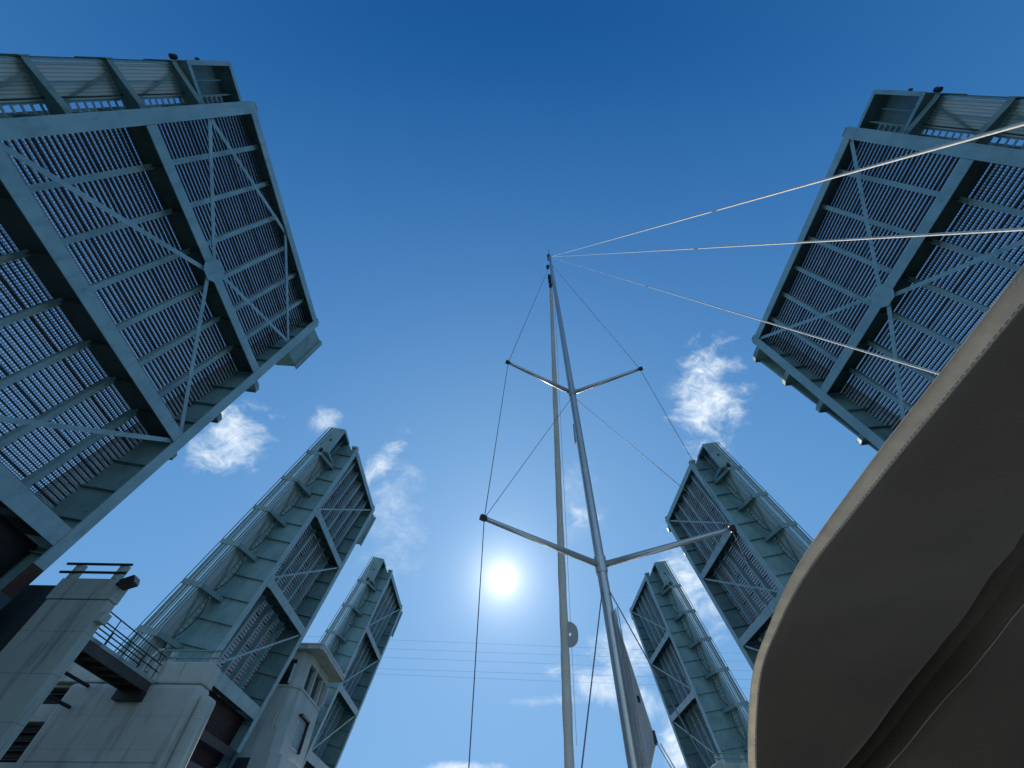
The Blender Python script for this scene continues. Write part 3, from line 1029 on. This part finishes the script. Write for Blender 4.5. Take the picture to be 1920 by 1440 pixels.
# forestay with the furled headsail
FT, FB = Vector((1.24, 4.9, 11.0)), Vector((1.386, 10.4, 1.77))
FE = FB+(FB-FT)*.28
m = OB()
m.tube([Vector(mast_pt(12.4)), FT, FE], .008, 6)
m.build('forestay', M['wire'], boat)
m = OB()
pth, rad = [], []
for i in range(61):
    t = i/60*1.22
    pth.append(FT.lerp(FB, t))
    rad.append((.045+.05*min(1, t*1.1))*(1+.05*math.sin(i*1.7)+.03*math.sin(i*.61)))
m.tube(pth, rad, 14)
hs = m.build('furled_headsail', M['sail'], boat, True)
m = OB()                                        # luff halyard beside the roll
m.tube([FT+Vector((.09, 0, 0)), FB+Vector((.16, -.1, .3))], .006, 5)
m.build('halyard', M['rope'], hs)
m = OB()                                        # clew patch of the headsail with its ring
cc = FT.lerp(FB, .797)
ax = (FB-FT).normalized()
sd = Vector((1, 0, 0))
sd = (sd-ax*sd.dot(ax)).normalized()
nrm_ = ax.cross(sd)
outer, inner = [], []
for k in range(20):
    a_ = 2*math.pi*k/20
    ca, sa = math.cos(a_), math.sin(a_)
    outer.append(cc+sd*(.085+.185*ca*(1.1 if ca > 0 else .7))+ax*(.235*math.copysign(abs(sa)**.75, sa)))
    inner.append(cc+sd*(.125+.030*ca)+ax*(.034*sa))
for off in (-.03, .03):
    pass
io = m.pts([tuple(p+nrm_*.035) for p in outer]); ii = m.pts([tuple(p+nrm_*.035) for p in inner])
jo = m.pts([tuple(p-nrm_*.035) for p in outer]); ji = m.pts([tuple(p-nrm_*.035) for p in inner])
for k in range(20):
    q = (k+1) % 20
    m.f += [[io[k], io[q], ii[q], ii[k]], [jo[k], ji[k], ji[q], jo[q]], [io[k], jo[k], jo[q], io[q]], [ii[k], ii[q], ji[q], ji[k]]]
m.build('clew_patch', M['sailuv'], hs, False, .01)
# partly furled mainsail
m = OB()
luff = [Vector(mast_pt(z))+Vector((.05, -.09, 0)) for z in (2.36, 2.0, 1.6, 1.2, .92)]
cl = Vector((1.477, 4.89, 1.03))
leech = [Vector((1.40, 5.28, 2.36)), Vector((1.43, 5.19, 2.02)), Vector((1.455, 5.08, 1.63)), Vector((1.468, 4.98, 1.30)), cl]
NR, NC = len(luff), 7
grid = []
for i in range(NR):
    row = []
    for j in range(NC):
        t = j/(NC-1)
        p = luff[i].lerp(leech[i], t)
        p = p+Vector((.02*math.sin(t*math.pi)*(1+.2*i), 0, -.0*t))
        row.append(p)
    grid.append(row)
foot = [Vector(mast_pt(.40))+Vector((.05, -.09, 0)).lerp(Vector((.05, -.09, 0)), 0) for _ in range(1)]
# foot runs from the clew down to the mast
last = []
for j in range(NC):
    t = j/(NC-1)
    last.append(Vector(mast_pt(.78)).lerp(cl, t)+Vector((.05*(1-t), -.09*(1-t), -.02)))
grid.append(last)
ids = [[m.pts([tuple(p)])[0] for p in row] for row in grid]
for i in range(len(ids)-1):
    for j in range(NC-1):
        m.f.append([ids[i][j], ids[i][j+1], ids[i+1][j+1], ids[i+1][j]])
ms = m.build('mainsail', M['sail'], boat, True)
sm = ms.modifiers.new('thickness', 'SOLIDIFY')
sm.thickness = .006
m = OB()
for off in (.03, .06, .10):
    m.tube([p+Vector((off*.3, -off, .0))+Vector((-.012, 0, 0)) for p in luff], .006, 5)
m.build('luff_fold', M['sailuv'], ms, True)
m = OB()
c_ = Vector((1.45, 5.10, 1.40))
m.hexa([tuple(c_+Vector((-.012, .008, .032))), tuple(c_+Vector((-.012, -.010, .0))), tuple(c_+Vector((-.012, .0, -.03)))],
       [tuple(c_+Vector((.014, .008, .032))), tuple(c_+Vector((.014, -.010, .0))), tuple(c_+Vector((.014, .0, -.03)))])
m.build('telltale', M['black'], ms)
m = OB()
m.hexa([(cl.x-.012, cl.y-.012, cl.z-.04), (cl.x-.012, cl.y+.035, cl.z-.02), (cl.x-.012, cl.y+.012, cl.z+.075)],
       [(cl.x+.012, cl.y-.012, cl.z-.04), (cl.x+.012, cl.y+.035, cl.z-.02), (cl.x+.012, cl.y+.012, cl.z+.075)])
m.build('clew_ring', M['black'], ms)
BE = Vector((2.2, .5, -.15))
OE = Vector((1.62, 3.9, -.1))
for off in (0, .03):
    m = OB()
    m.tube([cl+Vector((off, -.02, -.03)), OE+Vector((off, 0, 0))], .006, 5)
    m.build('outhaul', M['rope'], ms)
m = OB()
m.tube([Vector(mast_pt(-.4)), BE], [.075, .06], 12)
m.build('boom', M['spar'], boat, True)
# backstays and topping lift from the masthead
MT = Vector(mast_pt(12.75))
for nm, thru, ext, r_ in (('backstay', Vector((1.25, .062, 1.183))*2.0, 1.25, .010), ('backstay', Vector((1.256, .267, 1.027))*2.1, 1.22, .008),
                          ('topping_lift', Vector((1.044, .551, .816))*2.0, 1.16, .006)):
    m = OB()
    m.tube([MT, MT.lerp(thru, .35), thru, MT+(thru-MT)*ext], [r_*.22, r_*.5, r_, r_], 8)
    m.build(nm, M['rope'], boat, True)
# hull and deck, below the frame
m = OB()
st_ = [(-1.6, 1.5, -1.15), (0.5, 1.75, -1.2), (3.5, 1.85, -1.25), (7, 1.5, -1.15), (9.5, .85, -1.05), (11.6, .06, -.95)]
rings = []
for y, hb, zd in st_:
    rings.append(m.pts([(1.38-hb, y, zd), (1.38-hb*.95, y, -2.0), (1.38-hb*.6, y, -2.75), (1.38, y, -3.0), (1.38+hb*.6, y, -2.75), (1.38+hb*.95, y, -2.0), (1.38+hb, y, zd), (1.38, y, zd+.08)]))
for a_, b_ in zip(rings, rings[1:]):
    for k in range(8):
        m.f.append([a_[k], a_[(k+1) % 8], b_[(k+1) % 8], b_[k]])
m.f.append(rings[0][::-1])
m.f.append(rings[-1])
m.build('hull', M['gelcoat'], boat)

# ------------------------------------------------------------------ canvas canopy at the right foreground
cn = empty('canvas_canopy', (1.5, .8, .5))
tag(cn, 'shaded canvas canopy with brightly lit stitched hem filling the lower right foreground', 'canopy')
EDGE = [(.62, -.9, .475), (.632, -.4, .492), (.642, 0.0, .500), (.645, .17, .500), (.650, .34, .500), (.654, .50, .500), (.668, .73, .500), (.685, .88, .5015),
        (.712, 1.03, .5015), (.745, 1.19, .497), (.757, 1.33, .474), (.762, 1.42, .443), (.765, 1.50, .400), (.767, 1.58, .347), (.768, 1.65, .289), (.770, 1.74, .20), (.772, 1.82, .10), (.775, 1.90, -.02)]


def catmull(P, n):
    out = []
    P = [Vector(p) for p in P]
    for i in range(len(P)-1):
        p0, p1, p2, p3 = P[max(i-1, 0)], P[i], P[i+1], P[min(i+2, len(P)-1)]
        for k in range(n):
            t = k/n
            out.append(.5*((2*p1)+(p2-p0)*t+(2*p0-5*p1+4*p2-p3)*t*t+(3*p1-p0-3*p2+p3)*t**3))
    out.append(P[-1])
    return out


E_ = catmull(EDGE, 5)
cl_ = cn.location


def frame(i):
    d = (E_[min(i+1, len(E_)-1)]-E_[max(i-1, 0)]).normalized()
    nrm2 = Vector((1, 0, 0)).cross(d).normalized()      # outward of the profile (up / forward)
    if nrm2.z < 0 and d.y > 0.5:
        nrm2 = -nrm2
    return d, nrm2


SEAM = [(-1.0, 0.972), (0.3, 1.162), (0.765, 1.259), (0.88, 1.308), (0.999, 1.361), (1.127, 1.411), (1.25, 1.445), (1.351, 1.448), (1.42, 1.424), (1.484, 1.376), (1.549, 1.32), (1.608, 1.259), (1.667, 1.17), (1.74, 1.044), (1.95, 0.8440000000000001)]
SEAM_C = catmull([(a, b, 0) for a, b in SEAM], 8)


def seam_off(e):
    for p, q in zip(SEAM_C, SEAM_C[1:]):
        if e.y <= q.x:
            return p.y+(q.y-p.y)*max(0, (e.y-p.x)/(q.x-p.x))-e.x-.014
    return SEAM_C[-1].y-e.x-.014


def hem_w(e):                                            # the turned-under hem narrows towards the front
    t = min(1, max(0, (e.y-.45)/.75))
    return .0045+(.001-.0045)*t*t*(3-2*t)


def hem_d(e):                                            # and so does its drop
    t = min(1, max(0, (e.y-.6)/.75))
    return .36+(.13-.36)*t*t*(3-2*t)


FR = [0, .04, .12, .3, .6, .85]
XS = [0, 0, 0, 0, 0, 0, -.125, -.105, -.085, -.07, -.056, -.044, -.033, -.024, -.016, -.008, 0, .008, .016, .024, .033, .044, .056, .07, .09, .125, .3, .6, 1.0, 1.5]
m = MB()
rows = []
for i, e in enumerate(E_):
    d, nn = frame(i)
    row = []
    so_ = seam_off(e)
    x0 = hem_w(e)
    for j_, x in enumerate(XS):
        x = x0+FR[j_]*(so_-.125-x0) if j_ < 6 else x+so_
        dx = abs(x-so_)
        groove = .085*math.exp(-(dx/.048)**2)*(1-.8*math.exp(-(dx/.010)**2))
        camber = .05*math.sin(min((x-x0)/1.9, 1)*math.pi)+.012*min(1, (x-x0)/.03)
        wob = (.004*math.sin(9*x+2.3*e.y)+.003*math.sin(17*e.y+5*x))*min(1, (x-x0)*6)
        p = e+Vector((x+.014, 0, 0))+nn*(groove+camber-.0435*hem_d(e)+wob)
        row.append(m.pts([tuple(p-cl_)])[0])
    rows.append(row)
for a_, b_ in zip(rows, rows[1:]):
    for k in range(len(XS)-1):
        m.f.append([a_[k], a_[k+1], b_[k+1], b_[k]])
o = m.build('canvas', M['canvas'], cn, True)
# outer skin a little above, closing the canopy's thickness
m = MB()
rows = []
for i, e in enumerate(E_):
    d, nn = frame(i)
    row = []
    for x in (0.04, .2, .6, 1.2, 1.9):
        camber = .05*math.sin(min(x/1.9, 1)*math.pi)
        row.append(m.pts([tuple(e+Vector((x+.012, 0, 0))+nn*(camber+.16*min(1, x*3))-cl_)])[0])
    rows.append(row)
for a_, b_ in zip(rows, rows[1:]):
    for k in range(4):
        m.f.append([a_[k], b_[k], b_[k+1], a_[k+1]])
m.build('top_skin', M['hem'], cn, True)
# rounded hem along the edge, in the lit canvas colour
m = MB()
rows = []
for i, e in enumerate(E_):
    d, nn = frame(i)
    row = []
    x0, hd_ = hem_w(e), hem_d(e)
    for xo, no in ((.020, .004), (.004, -.001), (-.004, -.008), (-.0065, -.018), (-.005, -.028), (0, -.036), (.006, -.041), (.014+x0*.5, -.0445), (.014+x0+.004, -.043)):
        row.append(m.pts([tuple(e+Vector((xo, 0, 0))+nn*no*hd_-cl_)])[0])
    rows.append(row)
for a_, b_ in zip(rows, rows[1:]):
    for k in range(8):
        m.f.append([a_[k], b_[k], b_[k+1], a_[k+1]])
hem = m.build('hem', M['hem'], cn, True)
# stitching: short raised stitches along the hem
m = MB()
acc = 0.0
for i in range(len(E_)-1):
    seg = (E_[i+1]-E_[i])
    L_ = seg.length
    d, nn = frame(i)
    n_ = max(1, int(L_/.009))
    for k in range(n_):
        sx_ = .014+hem_w(E_[i])*.42
        p = E_[i]+seg*((k+.15)/n_)+Vector((sx_, 0, 0))+nn*(-.0448*hem_d(E_[i]))
        q = E_[i]+seg*((k+.75)/n_)+Vector((sx_, 0, 0))+nn*(-.0448*hem_d(E_[i]))
        m.bar(tuple(p-cl_), tuple(q-cl_), .0010, .0010)
m.build('stitching', M['thread'], hem)
# welt along the seam in the fold
m = MB()
pth = []
for i, e in enumerate(E_):
    d, nn = frame(i)
    so_ = seam_off(e)
    pth.append(tuple(e+Vector((so_+.014, 0, 0))+nn*(.05*math.sin(min(so_/1.9, 1)*math.pi)+.017-.044)-cl_))
m.tube(pth, .0028, 6)
m.build('seam_welt', M['thread'], cn, True)
